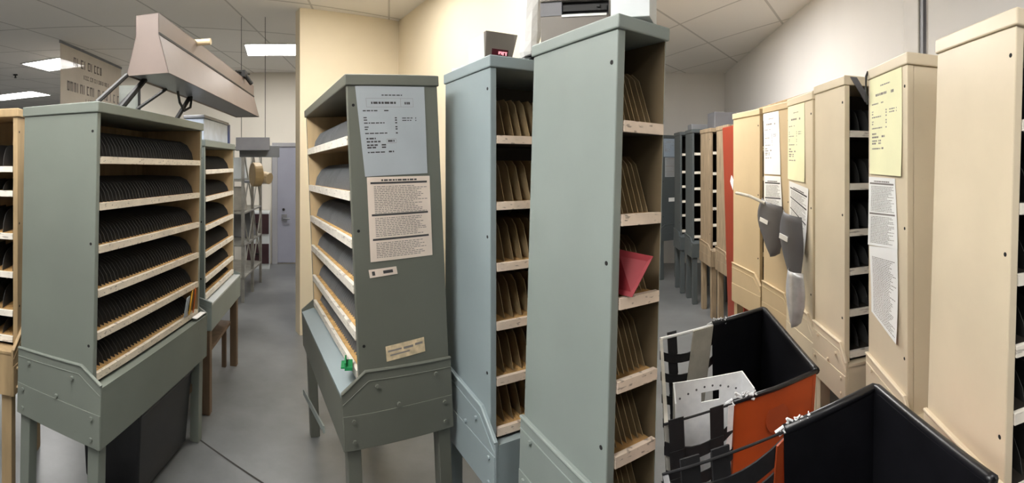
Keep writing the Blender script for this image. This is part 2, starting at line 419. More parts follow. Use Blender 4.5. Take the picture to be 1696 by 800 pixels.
    if desk:
        # side aprons with the chamfered shoulder
        for a0, a1, near in ((-0.010, 0.0, True), (W, W + 0.010, False)):
            b = MB(); b.prism([(0.004, zj), (-yc, zc), (-Dd, z1), (-Dd, z2), (0.004, z2)], S(a0), S(a1))
            ap = P(b, 'side_apron', om, bevel=0.002)
            if near:
                # rolled bead along the upper edge and a lapped seam
                b = MB(); o = -0.010
                b.tube([(S(o), 0.002, zj - 0.004), (S(o), -yc, zc - 0.004), (S(o), -Dd + 0.002, z1 - 0.004)], 0.005, 8)
                b.tube([(S(o), 0.002, zj - 0.038), (S(o), -yc + 0.01, zc - 0.038), (S(o), -Dd + 0.004, z1 - 0.042)], 0.0022, 6)
                P(b, 'rolled_edge', om, ap)
                zs = (zj + z2) / 2 - 0.01
                b = MB(); b.box(S(-0.0125), S(-0.0095), -Dd + 0.002, 0.002, z2, zs); P(b, 'lower_plate', om, ap, 0.0015)
                if bolts:
                    fb = None
                    for yy, zz in ((-0.03, zs - 0.02), (-0.03, z2 + 0.03), (-Dd + 0.04, zs - 0.02), (-Dd + 0.04, z2 + 0.03), (-Dd * 0.5, zs + 0.012), (-0.06, zj - 0.05), (-yc + 0.04, zc - 0.06)):
                        if fb is None:
                            bb = MB(); bb.tube([(S(-0.010), 0, 0), (S(-0.016), 0, 0), (S(-0.019), 0, 0)], 0.0075, 8); fb = P(bb, 'bolt', M[out], ap); o2 = fb
                        else:
                            o2 = fb.copy(); COL.objects.link(o2); o2.parent = ap
                        o2.matrix_world = Mx @ Matrix.Translation((0, yy, zz))
        b = MB(); b.box(S(0), S(W), -Dd + 0.001, -Dd + 0.014, z2, z1 - 0.02); P(b, 'front_apron', om, bevel=0.002)
        b = MB(); zb = min(shelves[-1] - 0.034, z1 + 0.02) if not closed else z1
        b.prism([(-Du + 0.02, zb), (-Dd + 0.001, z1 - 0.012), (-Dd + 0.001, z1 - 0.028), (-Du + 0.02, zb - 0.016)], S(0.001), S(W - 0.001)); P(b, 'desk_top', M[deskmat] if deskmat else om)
        b = MB(); b.box(S(side_t), S(W - far_t), -0.014, -Du + 0.022, zb - 0.016, zb - 0.002); P(b, 'deck', M['darkinside'])
        # legs reach the floor whatever the lean
        R = Mx.to_3x3(); lw = 0.05
        for lx in (0.004, W - lw - 0.004):
            for ly in (-0.004, -Dd + lw + 0.016):
                cx, cy = S(lx + lw / 2), ly - lw / 2
                zf = -(R[2][0] * cx + R[2][1] * cy) / R[2][2]
                b = MB(); b.box(S(lx), S(lx + lw), ly, ly - lw, zf + 0.001, z2 + 0.06); P(b, 'leg', M[leg or out], bevel=0.003)
    return root, Mx

P1, M1 = mail_case('mail_sorting_case', 'green grey mail sorting case under the lamp hood, rows of dark dividers', -1.725, 1.051, 1.814, 0.017, W=0.99, Du=0.372, Dd=0.416,
                   h=1.733, zj=0.735, zc=0.752, yc=0.324, z1=0.70, z2=0.463, shelves=(1.520, 1.345, 1.185, 1.02, 0.862, 0.712), ndiv=36, own=16, inner='wood')
P2, M2 = mail_case('mail_sorting_case', 'shorter grey case with tan inside standing right behind the lamp hood case', -2.055, 2.179, 1.918, 0.0, W=0.773, Du=0.372, Dd=0.42,
                   h=1.639, zj=0.72, z1=0.68, z2=0.509, shelves=(1.45, 1.285, 1.11, 0.95, 0.80, 0.70), ndiv=24, own=10, out='palegrey', inner='lightwood', strip='stripplain', leg='brownwood', deskmat='whitebody')
P0, M0 = mail_case('mail_sorting_case', 'tan wooden mail case cut off by the left edge of the photo', -2.12, 1.44, 0.6435, 0.0, W=0.55, sgn=-1, Du=0.34, Dd=0.42,
                   h=1.755, zj=0.74, z1=0.66, z2=0.45, shelves=(1.475, 1.36, 1.16, 0.98, 0.80, 0.68), ndiv=10, own=10, out='wood', inner='wood', strip='stripplain')
CA, MA = mail_case('mail_sorting_case', 'olive grey mail case with two printed sheets taped to its end panel', -0.204, 1.802, -1.003, -0.043, W=1.03, sgn=-1, Du=0.346, Dd=0.414,
                   h=1.829, zj=0.777, zc=0.785, yc=0.325, z1=0.718, z2=0.516, shelves=(1.602, 1.402, 1.232, 1.07, 0.904, 0.765), ndiv=36, own=16, out='shaded', inner='lightwood', strip='stripplain', divmat='divgrey', lip=0.022, deskmat='bluegrey')  # lighter desk top: light from above is put into its colour
CB, MB_ = mail_case('mail_sorting_case', 'blue grey mail case carrying the small display box, between two others', -0.271, 1.947, 0.527, 0.0, W=0.60, Du=0.395, Dd=0.45,
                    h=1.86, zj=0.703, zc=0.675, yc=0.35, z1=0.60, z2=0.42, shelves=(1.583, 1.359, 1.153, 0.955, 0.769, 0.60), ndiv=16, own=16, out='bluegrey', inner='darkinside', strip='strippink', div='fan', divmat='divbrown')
CC, MC = mail_case('mail_sorting_case', 'tall pale grey mail case with a red folder, nearest of the three grey cases', 0.016, 1.446, 0.470, 0.027, W=0.158, Du=0.395, Dd=0.43,
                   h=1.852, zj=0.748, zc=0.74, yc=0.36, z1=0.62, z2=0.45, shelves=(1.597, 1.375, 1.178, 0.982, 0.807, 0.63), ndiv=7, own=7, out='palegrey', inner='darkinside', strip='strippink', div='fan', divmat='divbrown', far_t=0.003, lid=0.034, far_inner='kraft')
CE, ME = mail_case('mail_sorting_case', 'cream case with dark shelves and white label strips beside the yellow sheet', 1.333, 1.839, -0.22, 0.0, W=0.46, Du=0.309, Dd=0.34,
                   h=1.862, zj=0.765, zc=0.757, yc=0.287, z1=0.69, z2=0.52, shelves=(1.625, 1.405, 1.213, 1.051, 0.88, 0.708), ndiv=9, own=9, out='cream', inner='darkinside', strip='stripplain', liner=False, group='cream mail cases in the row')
CF, MF = mail_case('mail_sorting_case', 'cream case with a yellow form and white notices on its end', 1.286, 1.414, -0.355, 0.0, W=0.46, Du=0.344, Dd=0.39,
                   h=1.867, zj=0.755, zc=0.73, yc=0.34, z1=0.66, z2=0.50, out='cream', closed=True, group='cream mail cases in the row')
CD, MD = mail_case('mail_sorting_case', 'nearest plain cream case at the right edge, bare end panel', 1.09, 0.966, -0.376, 0.028, W=0.44, Du=0.384, Dd=0.42,
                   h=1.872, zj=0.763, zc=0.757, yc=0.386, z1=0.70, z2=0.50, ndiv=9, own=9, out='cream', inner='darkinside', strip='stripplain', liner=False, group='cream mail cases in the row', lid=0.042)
# farther along the row
CG, MG = mail_case('mail_sorting_case', 'tan cream case with a yellow sheet above a striped white sheet', 1.473, 2.288, -0.213, 0.0, W=0.42, Du=0.345, Dd=0.39,
                   h=1.857, zj=0.75, z1=0.66, z2=0.5, out='cream', closed=True, bolts=False, group='cream mail cases in the row')
CH, MH = mail_case('mail_sorting_case', 'tan case with a long white printed sheet and a grey scoop on its end', 1.543, 2.69, -0.087, 0.0, W=0.42, Du=0.36, Dd=0.40,
                   h=1.857, zj=0.75, z1=0.66, z2=0.5, out='tan', closed=True, bolts=False, group='cream mail cases in the row')
CI, MI = mail_case('mail_sorting_case', 'plain tan case with a broad bare end panel next to the red board', 1.558, 3.16, -0.01, 0.0, W=0.45, Du=0.40, Dd=0.43,
                   h=1.857, zj=0.78, z1=0.70, z2=0.5, out='tan', inner='darkinside', div=None, bolts=False, group='cream mail cases in the row')
CJ2, MJ2 = mail_case('mail_sorting_case', 'weathered tan case on legs just left of the red board', 1.87, 4.15, -0.10, 0.0, W=0.40, Du=0.32, Dd=0.36,
                     h=1.84, zj=0.72, z1=0.66, z2=0.5, out='weathered', inner='darkinside', div=None, strip='stripplain', bolts=False, group='old cases at the far end')
CJ, MJ = mail_case('mail_sorting_case', 'weathered tan open case on legs under the grey box', 1.90, 4.62, -0.10, 0.0, W=0.40, Du=0.34, Dd=0.38,
                   h=1.84, zj=0.72, z1=0.66, z2=0.5, out='weathered', inner='darkinside', div=None, strip='stripplain', bolts=False, group='old cases at the far end')
CK, MK = mail_case('mail_sorting_case', 'dark grey open case beside the weathered tan one', 1.90, 5.06, -0.12, 0.0, W=0.42, Du=0.30, Dd=0.33,
                   h=1.86, zj=0.72, z1=0.66, z2=0.5, out='darkgrey', inner='darkinside', div=None, strip='stripplain', bolts=False, group='old cases at the far end')
CK2, MK2 = mail_case('mail_sorting_case', 'dark grey open case second from the far end of the row', 1.93, 5.52, -0.12, 0.0, W=0.42, Du=0.30, Dd=0.33,
                     h=1.86, zj=0.72, z1=0.66, z2=0.5, out='darkgrey', inner='darkinside', div=None, strip='stripplain', bolts=False, group='old cases at the far end')
CL, ML = mail_case('mail_sorting_case', 'dark grey case at the far end showing a side with two sheets', 2.17, 5.98, -1.25, 0.0, W=0.5, sgn=-1, Du=0.30, Dd=0.33,
                   h=1.86, zj=0.72, z1=0.66, z2=0.5, out='darkgrey', inner='darkinside', div=None, strip='stripplain', bolts=False, group='old cases at the far end')

# red panel standing in the row
b = MB(); b.box(0, 0.09, -0.34, 0, 0.002, 1.80)
mr = place(1.77, 3.68, -0.06, -0.03)
rp = tag(b.build('red_board', M['red'], matrix=mr, bevel=0.006), 'narrow rust red upright board leaning between tan cases', 'board')
b = MB(); b.prism([(-0.22, 1.36), (-0.18, 1.40), (-0.15, 1.35), (-0.2, 1.28)], -0.004, -0.001); b.build('tag', M['paper_white'], rp, mr)

# ------------------------------------------------------------------ sheets of paper on the end panels
def sheet(name, label, cat, Mx, side, c, mat, marks=(), marks2=(), group=None, lift=0.0015, curl=0.0):
    """c: TL, TR, BR, BL as (y, z) on the end panel plane; side -1 = faces local -x; marks: (s0, s1, t0, t1) in 0..1 across and down"""
    cy = sum(p[0] for p in c) / 4; cz = sum(p[1] for p in c) / 4
    mw = Mx @ Matrix.Translation((0, cy, cz))
    def at(s, t, off):
        y = (c[0][0] * (1 - s) + c[1][0] * s) * (1 - t) + (c[3][0] * (1 - s) + c[2][0] * s) * t
        z = (c[0][1] * (1 - s) + c[1][1] * s) * (1 - t) + (c[3][1] * (1 - s) + c[2][1] * s) * t
        bow = curl * (t ** 3) * (0.4 + 0.6 * s)
        return (side * (lift + bow + off), y - cy, z - cz)
    b = MB(); n = 8
    for layer, off in ((0, 0.0006), (1, 0.0)):
        for i in range(n + 1):
            for j in range(n + 1): b.v.append(at(j / n, i / n, off))
    N = (n + 1) ** 2
    for i in range(n):
        for j in range(n):
            q = i * (n + 1) + j
            b.f.append((q, q + 1, q + n + 2, q + n + 1)); b.f.append((N + q, N + q + n + 1, N + q + n + 2, N + q + 1)); b.m += [0, 0]
    rim = [j for j in range(n)] + [i * (n + 1) + n for i in range(n)] + [n * (n + 1) + j for j in range(n, 0, -1)] + [i * (n + 1) for i in range(n, 0, -1)]
    for a, d in zip(rim, rim[1:] + rim[:1]): b.f.append((a, N + a, N + d, d)); b.m.append(0)
    o = tag(b.build(name, mat, matrix=mw), label, cat, group)
    for mk, mm in ((marks, 'ink'), (marks2, 'inksoft')):
        if mk:
            b = MB()
            for s0, s1, t0, t1 in mk:
                k = max(1, int((s1 - s0) * 6))
                for i in range(k):
                    a, d = s0 + (s1 - s0) * i / k, s0 + (s1 - s0) * (i + 1) / k
                    b.quad([at(a, t0, 0.0011), at(d, t0, 0.0011), at(d, t1, 0.0011), at(a, t1, 0.0011)])
            b.build('printed_text', M[mm], o, mw)
    return o

rnd = random.Random(3)
def words_line(s0, s1, t, hgt):
    out = []; s = s0
    while s < s1 - 0.01:
        wd = rnd.uniform(0.02, 0.07); out.append((s, min(s + wd, s1), t, t + hgt)); s += wd + 0.012
    return out

def form_marks():
    k, g = [], []
    k += words_line(0.36, 0.66, 0.095, 0.012)
    for a in ((0.13, 0.82, 0.135, 0.138), (0.13, 0.82, 0.232, 0.235), (0.13, 0.134, 0.135, 0.235), (0.816, 0.82, 0.135, 0.235), (0.63, 0.634, 0.135, 0.235)): g.append(a)
    k += words_line(0.2, 0.56, 0.175, 0.024); k += [(0.69, 0.71, 0.178, 0.205), (0.72, 0.74, 0.178, 0.205), (0.745, 0.77, 0.178, 0.205)]
    k += words_line(0.07, 0.29, 0.268, 0.013); k += words_line(0.38, 0.45, 0.268, 0.013)
    for t, e in ((0.345, 0.12), (0.372, 0.12), (0.405, 0.38), (0.45, 0.13), (0.475, 0.13), (0.52, 0.42)): k += words_line(0.07, e, t, 0.012)
    for t in (0.35, 0.375, 0.405, 0.45, 0.475, 0.52): k += [(0.53, 0.56, t, t + 0.014)]
    for t in (0.355, 0.382): k += words_line(0.64, 0.80, t, 0.010); k += [(0.84, 0.855, t, t + 0.012)]
    for t, e in ((0.575, 0.22), (0.61, 0.30), (0.648, 0.25), (0.675, 0.22)): k += words_line(0.08, e, t, 0.017)
    for t in (0.648, 0.675): k += words_line(0.30, 0.38, t, 0.016)
    k += words_line(0.40, 0.50, 0.605, 0.02)
    g += [(0.38, 0.53, 0.592, 0.596), (0.38, 0.53, 0.636, 0.640), (0.375, 0.379, 0.60, 0.633), (0.53, 0.534, 0.60, 0.633)]
    k += words_line(0.08, 0.36, 0.73, 0.013); k += words_line(0.40, 0.48, 0.725, 0.018)
    return k, g

def notice_marks(bars=(0.06, 0.44, 0.73), lines=True, head=True):
    k, g = [], []
    for t in bars: k.append((0.05, 0.95, t, t + 0.024))
    if head: k += words_line(0.22, 0.8, max(0.005, bars[0] - 0.03), 0.02)
    t = bars[0] + 0.05
    while t < 0.96 and lines:
        if not any(q - 0.012 < t < q + 0.035 for q in bars): g += words_line(0.1, rnd.uniform(0.7, 0.95), t, 0.009)
        t += 0.021
    return k, g

off_a = 0.0
k, g = form_marks()
sheet('printed_form', 'grey printed form taped to the olive case, above the pinkish notice', 'paper', MA, 1, [(-0.317, 1.787), (-0.053, 1.786), (-0.055, 1.466), (-0.294, 1.464)], M['paper_grey'], k, g)
k, g = notice_marks()
sheet('printed_notice', 'pinkish notice with three dark heading bars on the olive case', 'paper', MA, 1, [(-0.288, 1.462), (-0.047, 1.456), (-0.049, 1.162), (-0.287, 1.160)], M['paper_pink'], k, g)
sheet('label_tag', 'small white tag stuck on the olive case under the pinkish notice', 'label', MA, 1, [(-0.296, 1.133), (-0.192, 1.136), (-0.188, 1.109), (-0.292, 1.104)], M['paper_pink'], [(0.1, 0.2, 0.25, 0.75), (0.5, 0.85, 0.3, 0.7)])
sheet('label_tag', 'worn striped tag near the bottom of the olive end panel', 'label', MA, 1, [(-0.245, 0.855), (-0.097, 0.866), (-0.094, 0.813), (-0.243, 0.801)], M['tagpaper'], (), [(0.05, 0.4, 0.3, 0.42), (0.45, 0.7, 0.3, 0.45), (0.1, 0.6, 0.6, 0.7), (0.75, 0.95, 0.25, 0.4)])
k, g = form_marks()
sheet('printed_form', 'pale yellow form on the near cream case, above two white sheets', 'paper', MF, -1, [(-0.022, 1.825), (-0.305, 1.825), (-0.310, 1.455), (-0.025, 1.458)], M['paper_yellow'], (), [(s0, s1, t0, t1) for s0, s1, t0, t1 in k], curl=0.006)
k, g = notice_marks((0.08, 0.52), True)
sheet('printed_notice', 'white notice with two dark bars below the pale yellow form', 'paper', MF, -1, [(-0.010, 1.446), (-0.250, 1.446), (-0.280, 1.205), (-0.002, 1.178)], M['paper_white'], (), k + g, curl=0.004)
k, g = notice_marks((0.1,), True)
sheet('printed_notice', 'lowest white text sheet with a drooping corner on the near cream case', 'paper', MF, -1, [(-0.018, 1.176), (-0.275, 1.205), (-0.289, 0.885), (-0.053, 0.930)], M['paper_white'], (), g, curl=0.012, lift=0.004)
k, g = form_marks()
sheet('printed_form', 'pale yellow sheet on the third cream case from the viewer', 'paper', MG, -1, [(-0.0, 1.814), (-0.24, 1.814), (-0.25, 1.40), (0.0, 1.41)], M['paper_yellow'], (), k, curl=0.004)
k, g = notice_marks((0.12, 0.32, 0.55), True)
sheet('printed_notice', 'white sheet with thick dark bands hanging under a yellow sheet', 'paper', MG, -1, [(-0.03, 1.40), (-0.30, 1.37), (-0.27, 1.03), (-0.04, 1.15)], M['paper_white'], k, g, curl=0.012, lift=0.004)
k, g = form_marks()
sheet('printed_form', 'pale white form on the tan case beyond the yellow sheets', 'paper', MH, -1, [(-0.0, 1.814), (-0.22, 1.814), (-0.25, 1.43), (-0.02, 1.43)], M['paper_white'], (), k, curl=0.004)
k, g = notice_marks((0.12, 0.4), True)
sheet('printed_notice', 'white banded sheet on the tan case above the grey scoop', 'paper', MH, -1, [(-0.02, 1.42), (-0.25, 1.42), (-0.29, 1.10), (-0.02, 1.08)], M['paper_white'], k, g, curl=0.01, lift=0.004)
k, g = form_marks()
sheet('printed_form', 'pale blue sheet on the dark grey case at the far end', 'paper', ML, 1, [(-0.27, 1.815), (-0.06, 1.815), (-0.06, 1.58), (-0.27, 1.58)], M['paper_blue'], (), k)
k, g = notice_marks()
sheet('printed_notice', 'white sheet below the pale blue sheet at the far end', 'paper', ML, 1, [(-0.25, 1.57), (-0.03, 1.57), (-0.03, 1.32), (-0.25, 1.32)], M['paper_grey'], (), k + g)
sheet('label_tag', 'small white tag on the far dark grey end panel', 'label', ML, 1, [(-0.19, 1.05), (-0.06, 1.05), (-0.06, 1.00), (-0.19, 1.00)], M['paper_white'])

# ------------------------------------------------------------------ lamp hood above the green grey case
mh = Matrix.Translation((-1.433, 1.397, 1.86)) @ Matrix.Rotation(1.907, 4, 'Z')
hood = empty('desk_lamp_hood', mh, 'long taupe lamp hood on black struts above the green grey case', 'lamp')
wb, wt, L, H = 0.188, 0.101, 1.926, 0.245
b = MB(); y0, y1 = -(wb - wt) / 2, -(wb + wt) / 2
prof = [(0, 0), (-0.006, 0.0), (y0 - 0.006, H * 0.62), (y0 - 0.006, H - 0.004), (y1 + 0.006, H - 0.004), (y1 + 0.006, H * 0.66), (-wb + 0.006, 0), (-wb, 0), (y1, H * 0.66), (y1, H), (y0, H), (y0, H * 0.66)]
# shell from strips so that the hood stays open below
def strip_shell(b, pts, x0, x1, t):
    for p, q in zip(pts, pts[1:]):
        d = Vector((q[0] - p[0], q[1] - p[1])).normalized(); n = Vector((-d.y, d.x)) * t
        b.hexa([(x0, p[0], p[1]), (x1, p[0], p[1]), (x1, q[0], q[1]), (x0, q[0], q[1]),
                (x0, p[0] + n.x, p[1] + n.y), (x1, p[0] + n.x, p[1] + n.y), (x1, q[0] + n.x, q[1] + n.y), (x0, q[0] + n.x, q[1] + n.y)])
strip_shell(b, [(0, 0), (y0, H * 0.66), (y0, H), (y1, H), (y1, H * 0.66), (-wb, 0)], 0.0, L, 0.003)
b.build('shell', M['hood'], hood, mh)
for xx in (0.0, L - 0.004):
    b = MB(); b.prism([(0, 0), (y0, H * 0.66), (y0, H), (y1, H), (y1, H * 0.66), (-wb, 0)], xx, xx + 0.004); b.build('end_cap', M['hood'], hood, mh)
b = MB(); b.box(0.005, L - 0.005, -0.012, -wb + 0.012, 0.004, 0.010); b.build('lens', M['hoodinside'], hood, mh)
b = MB(); b.box(0.0, L, y1 - 0.004, y1 + 0.002, H * 0.66 - 0.006, H * 0.66 + 0.004); b.build('seam_rib', M['blackmetal'], hood, mh)
b = MB(); b.tube([(0.50, y1 + 0.03, H - 0.004), (0.50, y1 - 0.07, H - 0.004)], 0.016, 12); b.build('pipe_stub', M['tan'], hood, mh)
b = MB(); b.box(1.52, 1.60, y1 - 0.02, y1 + 0.05, H, H + 0.05); b.tube([(1.45, y1 + 0.03, H + 0.03), (1.66, y1 - 0.02, H + 0.045)], 0.008); b.tube([(1.56, y1 - 0.01, H + 0.02), (1.60, y1 - 0.05, H - 0.04)], 0.016); b.build('clamp', M['blackmetal'], hood, mh, 0.004)
def world_bar(name, a, c, r, parent, mat, seg=8):
    b = MB(); b.tube([a, c], r, seg); return b.build(name, M[mat], parent, Matrix.Identity(4))
top = 1.735
m1p = lambda x, y, z=top: tuple(M1 @ Vector((x, y, z)))
hp = lambda x, y, z=0.0: tuple(mh @ Vector((x, y, z)))
world_bar('strut', m1p(0.03, -0.345, 1.732), hp(0.0, 0.0, 0.003), 0.010, hood, 'blackmetal')
world_bar('strut', m1p(0.24, -0.32, 1.732), hp(0.12, -0.03, 0.003), 0.013, hood, 'blackmetal')
world_bar('strut', m1p(0.30, -0.25, 1.732), hp(0.14, -0.02, 0.003), 0.010, hood, 'blackmetal')
world_bar('strut', m1p(0.80, -0.30, 1.732), hp(0.72, -0.03, 0.003), 0.012, hood, 'blackmetal')
world_bar('strut', m1p(0.55, -0.15, 1.732), hp(0.40, -0.02, 0.003), 0.008, hood, 'blackmetal')
b = MB(); b.tube([hp(0.5, -0.04, 0.002), hp(0.53, -0.04, -0.05), hp(0.60, -0.04, -0.085), hp(0.67, -0.05, -0.06), hp(0.69, -0.05, 0.0)], 0.007); b.build('cord_loop', M['cable'], hood, Matrix.Identity(4))

# ------------------------------------------------------------------ things in and around the green grey case
def card(name, label, Mx, x, y, z, wx, h, t, rx, rz, mat, cat='card', group=None):
    m = Mx @ Matrix.Translation((x, y, z)) @ Matrix.Rotation(rz, 4, 'Z') @ Matrix.Rotation(rx, 4, 'X')
    b = MB(); b.prism([(-t / 2, 0), (t / 2, 0), (t / 2, h * 0.93), (0, h), (-t / 2, h * 0.97)], -wx / 2, wx / 2)
    return tag(b.build(name, M[mat], matrix=m, bevel=0.001), label, cat, group)
card('card', 'yellow card standing at the far end of the bottom shelf', M1, 0.85, -0.375, 0.728, 0.05, 0.125, 0.004, 0.12, 0.3, 'yellowcard')
card('card', 'orange card standing right of the yellow one', M1, 0.895, -0.375, 0.728, 0.045, 0.125, 0.004, 0.1, 0.5, 'orangecard')
card('card', 'grey card tucked left of the yellow card', M1, 0.80, -0.375, 0.728, 0.05, 0.105, 0.004, 0.15, 0.1, 'paper_grey')
b = MB(); b.box(-0.06, 0.06, -0.015, 0.015, 0, 0.004)
tag(b.build('paper_slip', M['paper_white'], matrix=M1 @ Matrix.Translation((0.93, -0.395, 0.7))), 'white slip lying on the end of the green grey desk', 'paper')

# black tote added for the dark shade under the desk
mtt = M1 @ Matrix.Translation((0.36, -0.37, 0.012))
tt = empty('shade_filler', mtt, 'added black tote on the floor under the green grey desk', 'filler')
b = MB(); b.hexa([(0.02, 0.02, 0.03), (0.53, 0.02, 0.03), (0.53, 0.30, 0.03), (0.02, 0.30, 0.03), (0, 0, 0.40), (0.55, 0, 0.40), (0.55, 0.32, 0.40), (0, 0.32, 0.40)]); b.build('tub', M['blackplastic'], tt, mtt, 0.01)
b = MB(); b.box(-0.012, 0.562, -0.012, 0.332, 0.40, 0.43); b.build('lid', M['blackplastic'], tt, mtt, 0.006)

b = MB(); b.box(0.90, 0.985, -0.36, -0.03, 0.285, 0.325); b.build('stretcher', M['brownwood'], P1, M1, 0.002)
mt2 = M2 @ Matrix.Translation((0.10, 0.02, 0.001))
boxq = empty('shade_carton', mt2, 'added dark brown carton for the shade at the back under the shorter case', 'carton')  # dark carton added to fill the shaded gap below the cases
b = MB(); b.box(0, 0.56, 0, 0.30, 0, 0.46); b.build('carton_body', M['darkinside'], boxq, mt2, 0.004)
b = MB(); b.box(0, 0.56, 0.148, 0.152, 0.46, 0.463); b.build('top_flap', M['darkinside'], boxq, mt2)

# wooden shelf board under the shorter grey case
b = MB(); b.box(0.0, 0.70, -0.36, -0.06, 0, 0.02); b.box(0.02, 0.05, -0.33, -0.30, -0.309, 0.0); b.box(0.65, 0.68, -0.33, -0.30, -0.309, 0.0); b.box(0.02, 0.05, -0.12, -0.09, -0.309, 0.0); b.box(0.65, 0.68, -0.12, -0.09, -0.309, 0.0)
tag(b.build('wooden_stand', M['brownwood'], matrix=M2 @ Matrix.Translation((0.035, 0, 0.31))), 'brown wooden stand on the floor under the shorter grey case', 'stand')

# pale box on the shorter case
mm = M2 @ Matrix.Translation((0.03, -0.26, 1.640))
pb = empty('wrapped_box', mm, 'pale blue wrapped long box with a blue end on the shorter case', 'box')
b = MB(); b.box(0, 0.60, -0.10, 0.02, 0, 0.13); b.build('body', M['paleblue'], pb, mm, 0.006)
b = MB(); b.box(0.60, 0.66, -0.105, 0.025, 0, 0.14); b.build('end_cap', M['blue'], pb, mm, 0.006)
b = MB(); b.box(-0.01, 0.60, -0.108, 0.028, 0.13, 0.15); b.build('lid', M['steel'], pb, mm, 0.004)

# tall locker far behind
ml = Matrix.Translation((-2.96, 2.92, 0)) @ Matrix.Rotation(0.75, 4, 'Z')
lk = empty('metal_locker', ml, 'tall pale green grey locker seen between the hood struts', 'locker')
b = MB(); b.box(-0.09, 0.075, 0, 0.3, 0, 2.17); b.build('body', M['lockergreen'], lk, ml, 0.004)
b = MB(); b.box(0.077, 0.092, -0.005, 0.3, 0, 2.18); b.build('edge_trim', M['blackmetal'], lk, ml)
b = MB(); b.box(-0.07, 0.06, -0.012, -0.001, 0.1, 2.1); b.build('door', M['lockergreen'], lk, ml, 0.003)

# hanging printed sheet
sa, sb = Vector((-4.27, 3.15)), Vector((-4.93, 4.70)); d = (sb - sa); Ls = d.length
ms = Matrix.Translation((sa.x, sa.y, CEIL)) @ Matrix.Rotation(math.atan2(d.y, d.x), 4, 'Z')
sg = empty('hanging_sign', ms, 'translucent printed sheet hanging from the ceiling, lettering seen from behind', 'sign')
b = MB(); b.box(0, Ls, -0.002, 0.002, -0.72, -0.03); b.build('sheet', M['sheet'], sg, ms)
b = MB(); b.box(-0.01, Ls + 0.01, -0.008, 0.008, -0.03, 0); b.build('top_rail', M['steel'], sg, ms)
b = MB(); r2 = random.Random(5)
for zt, hh, s0, s1 in ((-0.13, 0.10, 0.30, 1.10), (-0.30, 0.05, 0.55, 1.25), (-0.42, 0.11, 0.15, 1.55), (-0.58, 0.05, 0.6, 1.3)):
    s = s0
    while s < s1:
        wd = hh * r2.uniform(0.4, 0.7)
        kind = r2.randrange(4); t = hh * 0.16
        b.box(s, s + t, -0.004, -0.0025, zt - hh, zt)
        if kind != 0: b.box(s, s + wd, -0.004, -0.0025, zt - t, zt)
        if kind in (1, 3): b.box(s, s + wd, -0.004, -0.0025, zt - hh, zt - hh + t)
        if kind in (2, 3): b.box(s + wd - t, s + wd, -0.004, -0.0025, zt - hh, zt)
        s += wd + hh * (0.25 if r2.random() > 0.2 else 0.7)
b.build('lettering', M['inksoft'], sg, ms)

# sprinklers
for x, y, lab in ((-2.33, 2.17, 'small black sprinkler on the ceiling above the lamp hood'), (-6.3, 3.8, 'small sprinkler on the ceiling above the far left lights')):
    b = MB(); b.tube([(0, 0, 0), (0, 0, -0.015)], 0.035, 14); b.tube([(0, 0, -0.015), (0, 0, -0.05)], 0.012, 10); b.tube([(0, 0, -0.05), (0, 0, -0.055)], 0.022, 12)
    tag(b.build('ceiling_sprinkler', M['blackmetal'], matrix=Matrix.Translation((x, y, CEIL))), lab, 'sprinkler', 'ceiling sprinklers')

# rack and clutter by the far wall
mk = Matrix.Translation((-3.07, 4.29, 0)) @ Matrix.Rotation(1.88, 4, 'Z')
rk = empty('metal_rack', mk, 'open metal frame rack standing before the far white wall', 'rack')
for xx in (0, 0.45, 0.9):
    for yy in (0.0, -0.36):
        b = MB(); b.box(xx, xx + 0.03, yy, yy + 0.03, 0, 1.74); b.build('upright', M['rack'], rk, mk)
for zz in (0.25, 0.6, 0.95, 1.3, 1.66):
    b = MB(); b.box(0, 0.93, -0.36, 0.03, zz, zz + 0.018); b.build('shelf', M['rack'], rk, mk)
for xx in (0.03, 0.48):
    for s in (0, 1):
        b = MB(); b.tube([(xx, -0.35, 0.3 + s * 0.7), (xx + 0.42, -0.35, 0.9 + s * 0.7)], 0.008, 6); b.tube([(xx + 0.42, -0.352, 0.3 + s * 0.7), (xx, -0.352, 0.9 + s * 0.7)], 0.008, 6); b.build('brace', M['rack'], rk, mk)
# a few grey bags and folded frames on the rack
for i, (x, z, wd, hh, mt, lab) in enumerate(((0.12, 0.971, 0.20, 0.26, 'canvas', 'grey folded sack on the middle shelf of the metal rack'), (0.5, 0.621, 0.3, 0.3, 'steel', 'grey steel crate on the lower shelf of the metal rack'), (0.1, 1.321, 0.28, 0.24, 'whitebody', 'white box on the upper shelf of the metal rack'))):
    b = MB(); b.hexa([(x, -0.32, z), (x + wd, -0.32, z), (x + wd, -0.05, z), (x, -0.05, z), (x + 0.02, -0.30, z + hh), (x + wd - 0.02, -0.30, z + hh), (x + wd - 0.02, -0.07, z + hh), (x + 0.02, -0.07, z + hh)])
    tag(b.build('storage_box', M[mt], matrix=mk, bevel=0.01), lab, 'box')
# tan round fan on the rack
mf = Matrix.Translation((-2.53, 4.35, 0)) @ Matrix.Rotation(-0.74, 4, 'Z')
fn = empty('bracket_fan', mf, 'tan round fan fixed to the side of the metal rack', 'fan')
b = MB(); b.tube([(0, -0.06, 1.38), (0, -0.05, 1.38), (0, 0.02, 1.38), (0, 0.03, 1.38)], 0.125, 24); b.build('fan_cage', M['tanfan'], fn, mf, 0.01)
b = MB(); b.tube([(0, 0.03, 1.36), (0.10, 0.10, 1.34)], 0.06, 16); b.build('motor', M['tan'], fn, mf, 0.006)
b = MB(); b.tube([tuple(mf.inverted() @ Vector((-2.715, 4.40, 1.30))), (0, 0.06, 1.30), (0, 0.06, 1.36)], 0.014); b.build('bracket', M['steel'], fn, mf)
